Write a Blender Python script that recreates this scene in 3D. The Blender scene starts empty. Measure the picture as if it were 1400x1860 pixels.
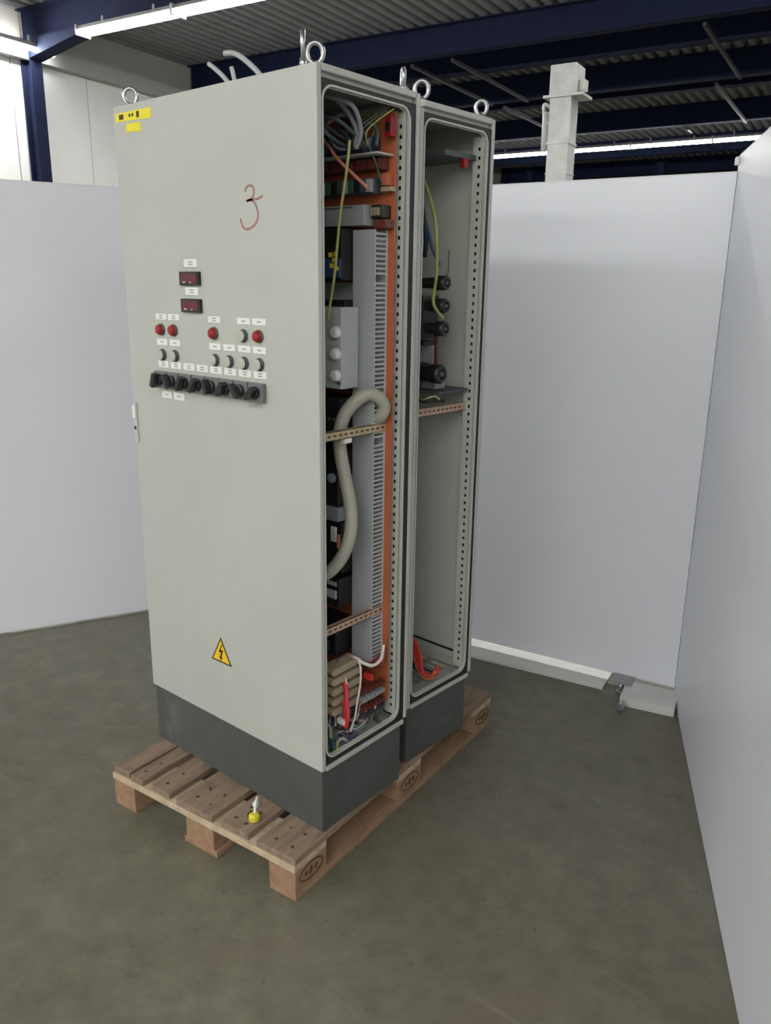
import bpy, math, random
from mathutils import Vector, Matrix
random.seed(7)
scene = bpy.context.scene
COL = scene.collection
R = math.radians

# ------------------------------------------------------------------ camera
CAM = Vector((1.4153, -1.4425, 1.686))
yaw, pitch, roll, FPX = .6915, .272, .0143, 1458.4
cy, sy, cp, sp = math.cos(yaw), math.sin(yaw), math.cos(pitch), math.sin(pitch)
Fv = Vector((-sy*cp, cy*cp, -sp)); Rv = Vector((cy, sy, 0)); Uv = Rv.cross(Fv)
R2 = Rv*math.cos(roll) + Uv*math.sin(roll); U2 = -Rv*math.sin(roll) + Uv*math.cos(roll)
cd = bpy.data.cameras.new('camera'); cam = bpy.data.objects.new('camera', cd); COL.objects.link(cam)
cam.matrix_world = Matrix(((R2.x, U2.x, -Fv.x, CAM.x), (R2.y, U2.y, -Fv.y, CAM.y), (R2.z, U2.z, -Fv.z, CAM.z), (0, 0, 0, 1)))
cd.sensor_fit = 'VERTICAL'; cd.sensor_height = 24.0; cd.lens = 24.0*FPX/1860; cd.clip_start = .05; cd.clip_end = 120
scene.camera = cam

# ------------------------------------------------------------------ world and exposure
w = bpy.data.worlds.new('world'); scene.world = w; w.use_nodes = True
w.node_tree.nodes['Background'].inputs[0].default_value = (.85, .9, 1, 1)
w.node_tree.nodes['Background'].inputs[1].default_value = .05
scene.view_settings.view_transform = 'Standard'; scene.view_settings.look = 'None'
scene.view_settings.gamma = 1; scene.view_settings.use_curve_mapping = False
scene.view_settings.exposure = 0.07
TUBE_POWER = 52.0          # radiance of the fluorescent tubes

# ------------------------------------------------------------------ materials
MATS = {}
def mat(name, c, rough=.5, metal=0.0, var=0.0, scale=6.0, bump=0.0, bscale=60.0, c2=None, stretch=None, emit=None, estr=0, spec=None, scuff=None):
    if name in MATS: return MATS[name]
    m = bpy.data.materials.new(name); m.use_nodes = True; nt = m.node_tree; N = nt.nodes; L = nt.links
    b = N['Principled BSDF']; b.inputs['Base Color'].default_value = (*c, 1)
    b.inputs['Roughness'].default_value = rough; b.inputs['Metallic'].default_value = metal
    if spec is not None: b.inputs['Specular IOR Level'].default_value = spec
    co = N.new('ShaderNodeTexCoord'); mp = N.new('ShaderNodeMapping'); L.new(co.outputs['Object'], mp.inputs[0])
    if stretch: mp.inputs['Scale'].default_value = stretch
    if var or c2:
        n = N.new('ShaderNodeTexNoise'); n.inputs['Scale'].default_value = scale; n.inputs['Detail'].default_value = 6; n.inputs['Roughness'].default_value = .65
        L.new(mp.outputs[0], n.inputs['Vector'])
        r = N.new('ShaderNodeValToRGB'); r.color_ramp.elements[0].position = .32; r.color_ramp.elements[1].position = .68
        lo = c2 if c2 else tuple(x*(1-var) for x in c); hi = c if c2 else tuple(min(1, x*(1+var)) for x in c)
        r.color_ramp.elements[0].color = (*lo, 1); r.color_ramp.elements[1].color = (*hi, 1)
        L.new(n.outputs['Fac'], r.inputs[0]); col = r.outputs[0]
        if scuff:      # rubbed or dirty patches: (colour, noise scale, threshold, strength, stretch)
            m2 = N.new('ShaderNodeMapping'); m2.inputs['Scale'].default_value = scuff[4]; m2.inputs['Location'].default_value = (3.1, .7, 1.9); L.new(co.outputs['Object'], m2.inputs[0])
            n3 = N.new('ShaderNodeTexNoise'); n3.inputs['Scale'].default_value = scuff[1]; n3.inputs['Detail'].default_value = 7; n3.inputs['Roughness'].default_value = .7; n3.inputs['Distortion'].default_value = .6
            L.new(m2.outputs[0], n3.inputs['Vector'])
            r3 = N.new('ShaderNodeValToRGB'); r3.color_ramp.elements[0].position = scuff[2]; r3.color_ramp.elements[1].position = scuff[2]+.12
            r3.color_ramp.elements[0].color = (0, 0, 0, 1); r3.color_ramp.elements[1].color = (scuff[3],)*3+(1,); L.new(n3.outputs['Fac'], r3.inputs[0])
            mx = N.new('ShaderNodeMix'); mx.data_type = 'RGBA'; mx.inputs[7].default_value = (*scuff[0], 1)
            L.new(r3.outputs[0], mx.inputs[0]); L.new(col, mx.inputs[6]); col = mx.outputs[2]
        L.new(col, b.inputs['Base Color'])
    if bump:
        n2 = N.new('ShaderNodeTexNoise'); n2.inputs['Scale'].default_value = bscale; n2.inputs['Detail'].default_value = 4
        L.new(mp.outputs[0], n2.inputs['Vector']); bp = N.new('ShaderNodeBump'); bp.inputs['Strength'].default_value = bump; bp.inputs['Distance'].default_value = .01
        L.new(n2.outputs['Fac'], bp.inputs['Height']); L.new(bp.outputs[0], b.inputs['Normal'])
    if emit:
        b.inputs['Emission Color'].default_value = (*emit, 1); b.inputs['Emission Strength'].default_value = estr
    MATS[name] = m
    return m

PAINT = mat('cabinet_paint', (.44, .447, .41), .42, var=.045, scale=2.2, bump=.03, bscale=220, scuff=((.33, .33, .29), 3.5, .60, .35, (1, 1, .6)))
PAINT_IN = mat('frame_paint', (.47, .485, .44), .45, var=.04, scale=5)
PLINTH = mat('plinth_paint', (.082, .088, .083), .55, c2=(.056, .061, .059), scale=4, bump=.05, bscale=120, scuff=((.17, .19, .20), 5, .60, .6, (1, 1, .7)))
RUBBER = mat('rubber', (.012, .012, .012), .6)
STEEL = mat('zinc_steel', (.45, .45, .46), .35, .9, var=.15, scale=30)
BRASS = mat('yellow_zinc', (.50, .40, .25), .42, .35, var=.18, scale=30)
COPPER = mat('copper_zinc', (.50, .34, .26), .42, .35, var=.18, scale=30)
ORANGE = mat('orange_paint', (.43, .115, .045), .5, var=.10, scale=10)
BLACK = mat('black_plastic', (.012, .012, .013), .4)
DGREY = mat('dark_grey_plastic', (.06, .065, .07), .5)
MGREY = mat('mid_grey_plastic', (.30, .31, .32), .5, var=.05, scale=20)
LGREY = mat('light_grey_plastic', (.42, .435, .44), .5, var=.05, scale=20)
WHITE = mat('white_plastic', (.75, .75, .73), .45)
PRINT = mat('grey_print', (.30, .30, .30), .7)
INK = mat('black_print', (.05, .045, .02), .7)
BEIGE = mat('beige_plastic', (.34, .28, .19), .5, var=.12, scale=40)
REDPL = mat('red_lens', (.27, .010, .013), .2)
REDCAB = mat('red_cable', (.55, .03, .03), .45)
MAROON = mat('maroon_plastic', (.12, .025, .018), .5)
BLUEP = mat('blue_plastic', (.03, .06, .16), .45)
NAVYP = mat('navy_plastic', (.012, .016, .04), .5)
GREENP = mat('green_board', (.04, .10, .06), .5)
YELP = mat('yellow_plastic', (.62, .55, .03), .5)
YG = mat('earth_cable', (.36, .33, .10), .45, c2=(.22, .25, .08), scale=40, stretch=(1, 1, .25))
HOSE = mat('grey_conduit', (.36, .35, .28), .5)
WHCAB = mat('white_cable', (.66, .60, .55), .5)
GRCAB = mat('grey_cable', (.22, .225, .24), .5)
TEAL = mat('teal_cable', (.05, .10, .10), .5)
PINK = mat('salmon_cable', (.60, .22, .15), .5)
LENS = mat('clear_lens', (.42, .44, .38), .15)
SCREEN = mat('red_screen', (.10, .004, .012), .12)
SIGNY = mat('sign_yellow', (.78, .50, .02), .5)
SEALY = mat('sticker_yellow', (.78, .68, .03), .5)
MARK = mat('marker_ink', (.36, .17, .165), .7, c2=(.24, .15, .14), scale=30)
PANEL = mat('partition_laminate', (.77, .787, .845), .35, var=.012, scale=1.2)
PEDGE = mat('partition_edge', (.74, .74, .74), .5)
WOODL = mat('pallet_wood', (.31, .215, .145), .75, c2=(.16, .115, .083), scale=9, bump=.25, bscale=40, stretch=(5, .6, 5), scuff=((.085, .062, .045), 5, .56, .6, (1, 1, 1)))
WOODB = mat('pallet_block_wood', (.36, .225, .135), .75, c2=(.24, .135, .08), scale=9, bump=.25, bscale=40, stretch=(4, 1.0, 4), scuff=((.10, .06, .04), 7, .58, .6, (1, 1, 1)))
WOODE = mat('pallet_end_grain', (.46, .36, .25), .8, var=.2, scale=25, bump=.2)
STAMP = mat('burnt_stamp', (.07, .03, .015), .8)
NAVY = mat('navy_steel', (.010, .015, .042), .8, var=.15, scale=3, spec=.15)
DECK = mat('deck_sheet', (.27, .27, .285), .6, .1, var=.1, scale=4)
WALLW = mat('wall_sheet', (.87, .87, .85), .5, var=.03, scale=2)
WALLG = mat('wall_sheet_grey', (.42, .41, .38), .6, var=.05, scale=2)
DARKW = mat('dark_wall', (.09, .09, .10), .8, var=.1, scale=1)
TRAY = mat('tray_sheet', (.40, .40, .385), .5)
GALV = mat('galvanised', (.58, .59, .57), .42, .35, var=.12, scale=9)
WBOARD = mat('white_board', (.62, .62, .60), .6, var=.05, scale=9, bump=.05)
TUBE2 = mat('single_tube_glow', (1, 1, 1), .5, emit=(1.0, 1.0, .97), estr=TUBE_POWER*3.0)
TUBE = mat('tube_glow', (1, 1, 1), .5, emit=(1.0, 1.0, .97), estr=TUBE_POWER)

def floor_material():
    m = bpy.data.materials.new('concrete_floor'); m.use_nodes = True; nt = m.node_tree; N = nt.nodes; L = nt.links
    b = N['Principled BSDF']; co = N.new('ShaderNodeTexCoord')
    def noise(sc, det=6, rough=.6, dist=0):
        n = N.new('ShaderNodeTexNoise'); n.inputs['Scale'].default_value = sc; n.inputs['Detail'].default_value = det
        n.inputs['Roughness'].default_value = rough; n.inputs['Distortion'].default_value = dist; L.new(co.outputs['Object'], n.inputs['Vector']); return n
    def ramp(src, p0, c0, p1, c1):
        r = N.new('ShaderNodeValToRGB'); e = r.color_ramp.elements; e[0].position = p0; e[0].color = (*c0, 1); e[1].position = p1; e[1].color = (*c1, 1)
        L.new(src, r.inputs[0]); return r
    def mix(a, bb, fac, mode='MIX'):
        x = N.new('ShaderNodeMix'); x.data_type = 'RGBA'; x.blend_type = mode
        L.new(a, x.inputs[6]); L.new(bb, x.inputs[7])
        if isinstance(fac, float): x.inputs[0].default_value = fac
        else: L.new(fac, x.inputs[0])
        return x.outputs[2]
    big = ramp(noise(1.1, 5, .6, .4).outputs['Fac'], .3, (.132, .124, .089), .7, (.178, .174, .132))
    med = ramp(noise(11, 9, .75).outputs['Fac'], .3, (.66, .66, .64), .72, (1.2, 1.18, 1.15))
    c = mix(big.outputs[0], med.outputs[0], 1.0, 'MULTIPLY')
    warm = ramp(noise(2.3, 4, .6, .8).outputs['Fac'], .52, (0, 0, 0), .75, (.6, .6, .6))
    br = N.new('ShaderNodeRGB'); br.outputs[0].default_value = (.15, .115, .085, 1)
    c = mix(c, br.outputs[0], warm.outputs[0])
    spot = ramp(noise(28, 3, .5).outputs['Fac'], .66, (0, 0, 0), .74, (.55, .55, .55))
    dk = N.new('ShaderNodeRGB'); dk.outputs[0].default_value = (.07, .066, .055, 1)
    c = mix(c, dk.outputs[0], spot.outputs[0])
    # long scuffs
    mp = N.new('ShaderNodeMapping'); mp.inputs['Rotation'].default_value = (0, 0, .7); mp.inputs['Scale'].default_value = (1, 14, 1); L.new(co.outputs['Object'], mp.inputs[0])
    n3 = N.new('ShaderNodeTexNoise'); n3.inputs['Scale'].default_value = 1.3; n3.inputs['Detail'].default_value = 3; L.new(mp.outputs[0], n3.inputs['Vector'])
    sc = ramp(n3.outputs['Fac'], .64, (0, 0, 0), .74, (.35, .35, .35))
    lt = N.new('ShaderNodeRGB'); lt.outputs[0].default_value = (.22, .22, .20, 1)
    c = mix(c, lt.outputs[0], sc.outputs[0])
    L.new(c, b.inputs['Base Color'])
    rr = ramp(noise(4).outputs['Fac'], .3, (.42,)*3, .7, (.62,)*3); L.new(rr.outputs[0], b.inputs['Roughness'])
    bp = N.new('ShaderNodeBump'); bp.inputs['Strength'].default_value = .08; bp.inputs['Distance'].default_value = .01
    L.new(noise(45, 5).outputs['Fac'], bp.inputs['Height']); L.new(bp.outputs[0], b.inputs['Normal'])
    return m

# ------------------------------------------------------------------ mesh helpers
class MB:
    def __init__(s): s.v = []; s.f = []; s.sm = []; s.mi = []; s.cur = 0
    def _add(s, vs, fs, smooth=False):
        o = len(s.v); s.v += [tuple(x) for x in vs]; s.f += [tuple(o+i for i in f) for f in fs]; s.sm += [smooth]*len(fs); s.mi += [s.cur]*len(fs)
        return s
    def box(s, x0, x1, y0, y1, z0, z1, M=None):
        x0, x1 = sorted((x0, x1)); y0, y1 = sorted((y0, y1)); z0, z1 = sorted((z0, z1))
        vs = [Vector(p) for p in ((x0,y0,z0),(x1,y0,z0),(x1,y1,z0),(x0,y1,z0),(x0,y0,z1),(x1,y0,z1),(x1,y1,z1),(x0,y1,z1))]
        if M: vs = [M @ p for p in vs]
        return s._add(vs, [(0,3,2,1),(4,5,6,7),(0,1,5,4),(1,2,6,5),(2,3,7,6),(3,0,4,7)])
    def prism(s, poly, h0, h1, axis='y'):
        # poly: list of (a,b); axis y: (x,z) polygon extruded along y; axis x: (y,z); axis z: (x,y)
        def P(a, b, h): return {'y': (a, h, b), 'x': (h, a, b), 'z': (a, b, h)}[axis]
        n = len(poly); vs = [P(a, b, h0) for a, b in poly] + [P(a, b, h1) for a, b in poly]
        fs = [tuple(range(n))[::-1], tuple(range(n, 2*n))] + [(i, (i+1) % n, n+(i+1) % n, n+i) for i in range(n)]
        return s._add(vs, fs)
    def ring(s, outer, inner, h0, h1, axis='x'):
        def P(a, b, h): return {'y': (a, h, b), 'x': (h, a, b), 'z': (a, b, h)}[axis]
        n = len(outer); vs = [P(*p, h0) for p in outer]+[P(*p, h0) for p in inner]+[P(*p, h1) for p in outer]+[P(*p, h1) for p in inner]
        fs = []
        for i in range(n):
            j = (i+1) % n
            fs += [(i, j, n+j, n+i), (2*n+i, 3*n+i, 3*n+j, 2*n+j), (i, 2*n+i, 2*n+j, j), (n+i, n+j, 3*n+j, 3*n+i)]
        return s._add(vs, fs)
    def tube(s, pts, r, n=8, closed=False, cap=True, radii=None):
        pts = [Vector(p) for p in pts]; m = len(pts); rings = []; up = None
        for i, p in enumerate(pts):
            if closed: t = pts[(i+1) % m]-pts[i-1]
            else: t = pts[min(i+1, m-1)]-pts[max(i-1, 0)]
            t.normalize()
            if up is None:
                up = Vector((0, 0, 1)) if abs(t.z) < .9 else Vector((1, 0, 0))
            a = t.cross(up).normalized(); up = a.cross(t).normalized()
            rr = radii[i] if radii else r
            rings.append([p+(a*math.cos(k*2*math.pi/n)+up*math.sin(k*2*math.pi/n))*rr for k in range(n)])
        vs = [v for g in rings for v in g]; fs = []
        for i in range(m if closed else m-1):
            j = (i+1) % m
            for k in range(n): fs.append((i*n+k, i*n+(k+1) % n, j*n+(k+1) % n, j*n+k))
        s._add(vs, fs, True)
        if cap and not closed:
            o = len(s.v)-len(vs); s.f += [tuple(o+k for k in range(n))[::-1], tuple(o+(m-1)*n+k for k in range(n))]; s.sm += [False]*2; s.mi += [s.cur]*2
        return s
    def cyl(s, p0, p1, r, n=16, r1=None): return s.tube([p0, p1], r, n, radii=[r, r1 if r1 is not None else r])
    def lathe(s, prof, c, axis='y', n=20):
        # prof: list of (radius, along)
        vs = []
        for r, h in prof:
            for k in range(n):
                a = 2*math.pi*k/n; q = (r*math.cos(a), r*math.sin(a))
                d = {'y': (q[0], h, q[1]), 'x': (h, q[0], q[1]), 'z': (q[0], q[1], h)}[axis]
                vs.append((c[0]+d[0], c[1]+d[1], c[2]+d[2]))
        m = len(prof); fs = [(i*n+k, i*n+(k+1) % n, (i+1)*n+(k+1) % n, (i+1)*n+k) for i in range(m-1) for k in range(n)]
        fs += [tuple(range(n))[::-1], tuple((m-1)*n+k for k in range(n))]
        return s._add(vs, fs)
    def build(s, name, m, parent=None, bevel=0, label=None, kind=None, world=False):
        me = bpy.data.meshes.new(name); me.from_pydata(s.v, [], s.f); me.update()
        for mm in (m if isinstance(m, (list, tuple)) else [m]): me.materials.append(mm)
        me.polygons.foreach_set('use_smooth', s.sm); me.polygons.foreach_set('material_index', s.mi)
        import bmesh
        bm = bmesh.new(); bm.from_mesh(me); bmesh.ops.recalc_face_normals(bm, faces=bm.faces); bm.to_mesh(me); bm.free()
        o = bpy.data.objects.new(name, me); COL.objects.link(o)
        if parent:
            o.parent = parent
            if world:
                q = parent; M = Matrix.Identity(4)
                while q: M = Matrix.LocRotScale(q.location, q.rotation_euler, None) @ M; q = q.parent
                o.matrix_parent_inverse = M.inverted()
        if bevel:
            b = o.modifiers.new('bevel', 'BEVEL'); b.width = bevel; b.segments = 2; b.limit_method = 'ANGLE'; b.angle_limit = R(40)
        if label: o['label'] = label
        if kind: o['kind'] = kind
        return o
def tag(o, label, cat=None, group=None, kind=None):
    o['label'] = label
    if cat: o['category'] = cat
    if group: o['group'] = group
    if kind: o['kind'] = kind
    return o
def thing(name, label, cat, loc=(0, 0, 0), rotz=0, group=None):
    o = bpy.data.objects.new(name, None); COL.objects.link(o); o.location = loc; o.rotation_euler = (0, 0, rotz); o.empty_display_size = .1
    return tag(o, label, cat, group)
def dup(src, parent, loc=None):
    c = src.copy(); COL.objects.link(c); c.parent = parent
    if loc is not None: c.location = loc
    for ch in [x for x in bpy.data.objects if x.parent == src]: dup(ch, c)
    return c
def rrect(a0, a1, b0, b1, r, n=6):
    out = []
    for cx, cz, s in ((a1-r, b0+r, -90), (a1-r, b1-r, 0), (a0+r, b1-r, 90), (a0+r, b0+r, 180)):
        for k in range(n+1):
            t = R(s+90*k/n); out.append((cx+r*math.cos(t), cz+r*math.sin(t)))
    return out
def spline(P, n=6, closed=False):
    P = [Vector(p) for p in P]; out = []; m = len(P)
    for i in range(m if closed else m-1):
        if closed: a, b, c, d = P[i-1], P[i], P[(i+1) % m], P[(i+2) % m]
        else: a, b, c, d = P[max(i-1, 0)], P[i], P[i+1], P[min(i+2, m-1)]
        for k in range(n):
            t = k/n
            out.append(.5*((2*b)+(c-a)*t+(2*a-5*b+4*c-d)*t*t+(-a+3*b-3*c+d)*t**3))
    if not closed: out.append(P[-1])
    return out

# ------------------------------------------------------------------ the hall (own axes: u across, v deep, turned 8.9 degrees)
HY = .155
Au = Vector((math.cos(HY), math.sin(HY), 0)); Av = Vector((-math.sin(HY), math.cos(HY), 0))
HALL = Matrix.Translation((CAM.x, CAM.y, 0)) @ Matrix.Rotation(HY, 4, 'Z')
HLOC = (CAM.x, CAM.y, 0)
def hallobj(o): o.location = HLOC; o.rotation_euler = (0, 0, HY); return o
UL, UR, V0, V1, ZC, ZB = -9.72, 8.0, -9.0, 29.0, 4.93, 4.58

fl = MB().box(-14, 12, -12, 34, -.1, 0).build('floor', floor_material()); tag(fl, 'stained olive grey concrete floor of the hall', kind='structure')
# corrugated deck
mb = MB(); prof = []; u = UL
while u < UR:
    prof += [(u, ZC), (u+.07, ZC), (u+.095, ZC+.07), (u+.145, ZC+.07)]; u += .17
poly = prof; nP = len(poly)
vs = [(a, V0, b) for a, b in poly]+[(a, V1, b) for a, b in poly]
mb._add(vs, [(i, i+1, nP+i+1, nP+i) for i in range(nP-1)])
dk = hallobj(mb.build('ceiling', DECK)); tag(dk, 'corrugated grey metal roof deck above dark blue beams', kind='structure')
# left wall: upright sheets, one object each, under a tray and a grey upper band
wl = hallobj(MB().box(UL-.12, UL-.03, V0, V1, 0, ZC+.1).build('wall_left', WALLG)); tag(wl, 'white sheeted hall wall behind the left partition', kind='structure')
sheet = MB(); sheet.box(UL-.03, UL, 0, 1.13, 0, 4.38)
for k in range(1, 4): sheet.box(UL-.03, UL+.0015, k*.285-.004, k*.285+.004, 0, 4.38)
s0 = sheet.build('wall_sheet', WALLW, wl)
s0.location = (0, V0, 0)
for k in range(1, 33): dup(s0, wl, (0, V0+k*1.15, 0))
up = MB().box(UL-.03, UL, 0, 2.95, 4.52, ZC+.02).build('upper_sheet', WALLG, wl); up.location = (0, 7.3-2.975*5, 0)  # greyer than the lower sheets: dimness above the lamps put into colour
for k in range(-4, 8): dup(up, wl, (0, 7.3+2.975*k, 0))
for nm, args in (('wall_right', (UR, UR+.1, V0, V1, 0, ZC+.1)), ('wall_back', (UL, UR, V1, V1+.1, 0, ZC+.1)), ('wall_front', (UL, UR, V0-.1, V0, 0, ZC+.1))):
    o = hallobj(MB().box(*args).build(nm, DARKW if nm == 'wall_back' else WALLW)); tag(o, 'plain sheeted hall wall, ' + {'wall_right': 'right side', 'wall_back': 'far end', 'wall_front': 'behind the viewer'}[nm], kind='structure')
tr = MB().box(UL, UL+.16, V0, V1, 4.37, 4.52); tr.box(UL+.16, UL+.17, V0, V1, 4.36, 4.53)
o = hallobj(tr.build('trim_1', TRAY)); tag(o, 'pale cable tray running along the white hall wall', kind='structure')
# columns and beams
def isec(mb, c, along, L0, L1, h, b, tf=.014, tw=.010):
    if along == 'u':
        v, z0 = c
        mb.box(L0, L1, v-b/2, v+b/2, z0, z0+tf); mb.box(L0, L1, v-b/2, v+b/2, z0+h-tf, z0+h); mb.box(L0, L1, v-tw/2, v+tw/2, z0+tf, z0+h-tf)
    else:
        u, v = c
        mb.box(u, u+tf, v-b/2, v+b/2, L0, L1); mb.box(u+h-tf, u+h, v-b/2, v+b/2, L0, L1); mb.box(u+tf, u+h-tf, v-tw/2, v+tw/2, L0, L1)
RAFT = [1.35, 4.3, 7.3, 10.25, 11.25, 13.1, 13.65, 16.3, 19.4, 22.4, 25.4]
for i, v in enumerate(RAFT):
    mb = MB(); isec(mb, (v, ZB), 'u', UL+.02, UR-.02, ZC-ZB-.002, .17)
    if i <= 2: mb.prism([(UL+.22, 4.36), (UL+.22, ZB), (-8.2, ZB)], v-.10, v+.10, 'y')
    o = hallobj(mb.build('roof_beam', NAVY)); tag(o, 'dark blue steel roof beam carrying the corrugated deck', 'beam', 'dark blue roof beams', 'structure')
    mb = MB(); isec(mb, (UL+.03, v), 'z', 0, ZB, .19, .17)
    o = hallobj(mb.build('steel_column', NAVY)); tag(o, 'dark blue steel column against the white hall wall', 'column', 'dark blue columns', 'structure')
for (u0, a, b) in ((-5.25, 10.35, 13.0), (-5.85, 10.35, 13.0), (-2.15, 10.35, 13.0), (-5.75, 13.2, 16.2), (-2.5, 13.2, 16.2), (-3.5, 16.4, 19.3)):
    o = hallobj(MB().box(u0-.02, u0+.02, a, b, 4.52, 4.56).build('roof_tie', mat('tie_steel', (.014, .015, .024), .5))); tag(o, 'thin grey tie rod between two dark blue roof beams', 'tie', 'roof ties', 'structure')

# ------------------------------------------------------------------ strip lights
LUM = {}
def luminaire_parts(slim):
    k = .34 if slim else 1.3
    hb = MB(); hb.prism([(-.045*k, .09), (.045*k, .09), (.078*k, .04), (-.078*k, .04)], -.735, .735, 'x')
    db = MB(); db.prism([(-.066*k, .0395), (.066*k, .0395), (.060*k, .012), (.03*k, -.008), (-.03*k, -.008), (-.060*k, .012)], -.73, .73, 'x')
    ca = MB(); ca.box(-.745, -.7355, -.08*k, .08*k, -.012, .092)
    cb = MB(); cb.box(.7355, .745, -.08*k, .08*k, -.012, .092)
    ha = MB(); ha.box(-.412, -.388, -.01, .01, .0905, .158); hc = MB(); hc.box(.388, .412, -.01, .01, .0905, .158)
    return [(hb, 'housing', TRAY), (db, 'diffuser', TUBE2 if slim else TUBE), (ca, 'end_cap', WHITE), (cb, 'end_cap', WHITE), (ha, 'hanger', TRAY), (hc, 'hanger', TRAY)]
def strip_light(u, v, z, along, label, group, slim=False):
    W = HALL @ Vector((u, v, z))
    t = thing('strip_light', label, 'light', W, HY + (math.pi/2 if along == 'v' else 0), group)
    if slim not in LUM: LUM[slim] = [m.build(nm, mm, t) for m, nm, mm in luminaire_parts(slim)]
    else:
        for o in LUM[slim]:
            c = o.copy(); COL.objects.link(c); c.parent = t
    return t
ORD = ['first', 'second', 'third', 'fourth', 'fifth', 'sixth', 'seventh', 'eighth', 'ninth', 'tenth']
for k in range(9): strip_light(-7.57+k*1.5, 7.05, 4.42, 'u', ('brightest strip light, upper left, its left end near the blue column', 'strip light at the top edge, joined to the brightest one')[k] if k < 2 else '%s strip light of the bright upper row, beyond the top edge' % ORD[k], 'near light row')
for k in range(10): strip_light(-8.0+k*1.5, -7.3, 4.42, 'u', 'added fill strip light far behind the viewer, %s from the white wall' % ORD[k], 'added fill light row')  # unseen row added as even fill for the door and partitions
for k in range(10): strip_light(-8.0+k*1.5, -2.5, 4.42, 'u', 'strip light behind the viewer, %s from the white wall' % ORD[k], 'light row behind the viewer')
for k in range(6): strip_light(-8.4+k*1.5, 17.0, 4.38, 'u', 'distant strip light in the white line above the rear partition, %s from its left end' % ORD[k], 'far light row')
for k in range(3): strip_light(-9.36, 6.72-k*1.5, 4.42, 'v', ('thin strip light along the white wall, crossing the blue column', 'thin strip light along the white wall, beyond the left edge', 'thin strip light along the white wall, furthest beyond the left edge')[k], 'wall light row', True)

# ------------------------------------------------------------------ partitions
def partition(name, label, a, ang, length, z0, z1, th=.022):
    t = thing(name, label, 'partition', (a[0], a[1], 0), ang)
    MB().box(0, length, 0, th, z0, z1).build('sheet', PANEL, t, bevel=.002)
    e = MB(); e.box(0, length, .001, th-.001, z1, z1+.004); e.box(0, length, .001, th-.001, z0-.004, z0)
    e.build('edge_strip', PEDGE, t)
    return t
ang = R(67.46); d = Vector((math.cos(ang), math.sin(ang)))
p = Vector((-2.382, .164))-d*1.5
t = partition('partition_panel', 'white partition panel at left, partly hidden by the control cabinet', p, ang, 2.95, .014, 2.118)
for s_ in (.2, 1.5, 2.75): MB().box(s_-.04, s_+.04, -.0, .14, 0, .012).build('foot', STEEL, t)
ang = R(9.13); d = Vector((math.cos(ang), math.sin(ang)))
p = Vector((.386, 1.7655))-d*2.0
t = partition('partition_panel', 'white partition panel standing behind the rear cabinet on floor boards', p, ang, 2.0, .05, 2.106)
f = MB().box(1.745, 1.835, -.085, -.002, .044, .052); f.build('foot_plate', mat('foot_paint', (.30, .31, .32), .5), t)
f = MB(); f.cyl((1.79, -.07, 0), (1.79, -.07, .044), .008, 10); f.cyl((1.79, -.07, 0), (1.79, -.07, .006), .018, 12); f.build('levelling_foot', STEEL, t)
f = MB(); f.box(.3, .36, .0, .02, 0, .05); f.build('foot_block', STEEL, t)
f = MB(); f.box(1.77, 1.81, -.0, .02, 0, .05); f.build('foot_block', STEEL, t)
ang = R(-64.15); d = Vector((math.cos(ang), math.sin(ang)))
p = Vector((.380, 1.783))
t = partition('partition_panel', 'white partition panel at right edge, nearest the viewer', p, ang, 2.5, .006, 2.162)
MB().box(.002, .03, -.014, .0, 2.13, 2.158).build('corner_clip', WHITE, t, bevel=.004)
for s_ in (.25, 1.25, 2.25): MB().box(s_-.04, s_+.04, .0, .10, 0, .004).build('foot', STEEL, t)
# white boards under the rear partition
ang = R(10.5)
b = MB().box(0, 1.55, 0, .26, 0, .012).build('floor_board', WBOARD, bevel=.002); b.location = (-1.40, 1.342, 0); b.rotation_euler = (0, 0, ang)
tag(b, 'long flat white board on the floor beneath the rear partition', 'board')
b = MB().box(0, .22, 0, .16, .0, .042).build('floor_batten', WBOARD, bevel=.002); b.location = (.236, 1.548, 0); b.rotation_euler = (0, 0, R(14))
tag(b, 'short thick white board end in the corner of the partitions', 'board')
sp_ = MB(); sp_.tube([(.012*math.cos(k*.8), .012*math.sin(k*.8), .004+k*.0011) for k in range(34)], .0025, 6)
sp_.cyl((0, 0, 0), (0, 0, .05), .005, 8)
b = sp_.build('spring_bolt', STEEL); b.location = (.262, 1.505, 0); tag(b, 'small steel spring bolt on the floor beside the thick white board', 'bolt')

# ------------------------------------------------------------------ pallet
PH = .139
pal = thing('wooden_pallet', 'worn wooden pallet under both grey cabinets', 'pallet', (.0189, -.1333, 0), .0964)
boards = [(-.148, 0), (-.298, -.186), (-.488, -.331), (-.612, -.523), (-.706, -.646), (-.790, -.716)]
for i, (a, b) in enumerate(boards):
    o = MB().box(a, b, .004 + .004*(i % 2), 1.2, PH-.021, PH).build('deck_board', [WOODL], pal, bevel=.002)
cb0 = MB(); cb0.box(-.795, 0, 0, .145, PH-.043, PH-.0215)
c0 = cb0.build('cross_board', WOODE, pal, bevel=.002)
for y in (.5275, 1.055): dup(c0, pal, (0, y, 0))
blk = {}
for x0, x1 in ((-.1, 0), (-.445, -.325), (-.79, -.69)):
    for y0, y1 in ((.0, .145), (.5275, .6725), (1.055, 1.2)):
        MB().box(x0, x1, y0+.002, y1, .022, PH-.0435).build('block', WOODB, pal, bevel=.003)
for x0, x1 in ((-.1, .0), (-.457, -.313), (-.79, -.69)):
    MB().box(x0, x1, .003, 1.197, 0, .0215).build('bottom_board', WOODB, pal, bevel=.002)
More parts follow.
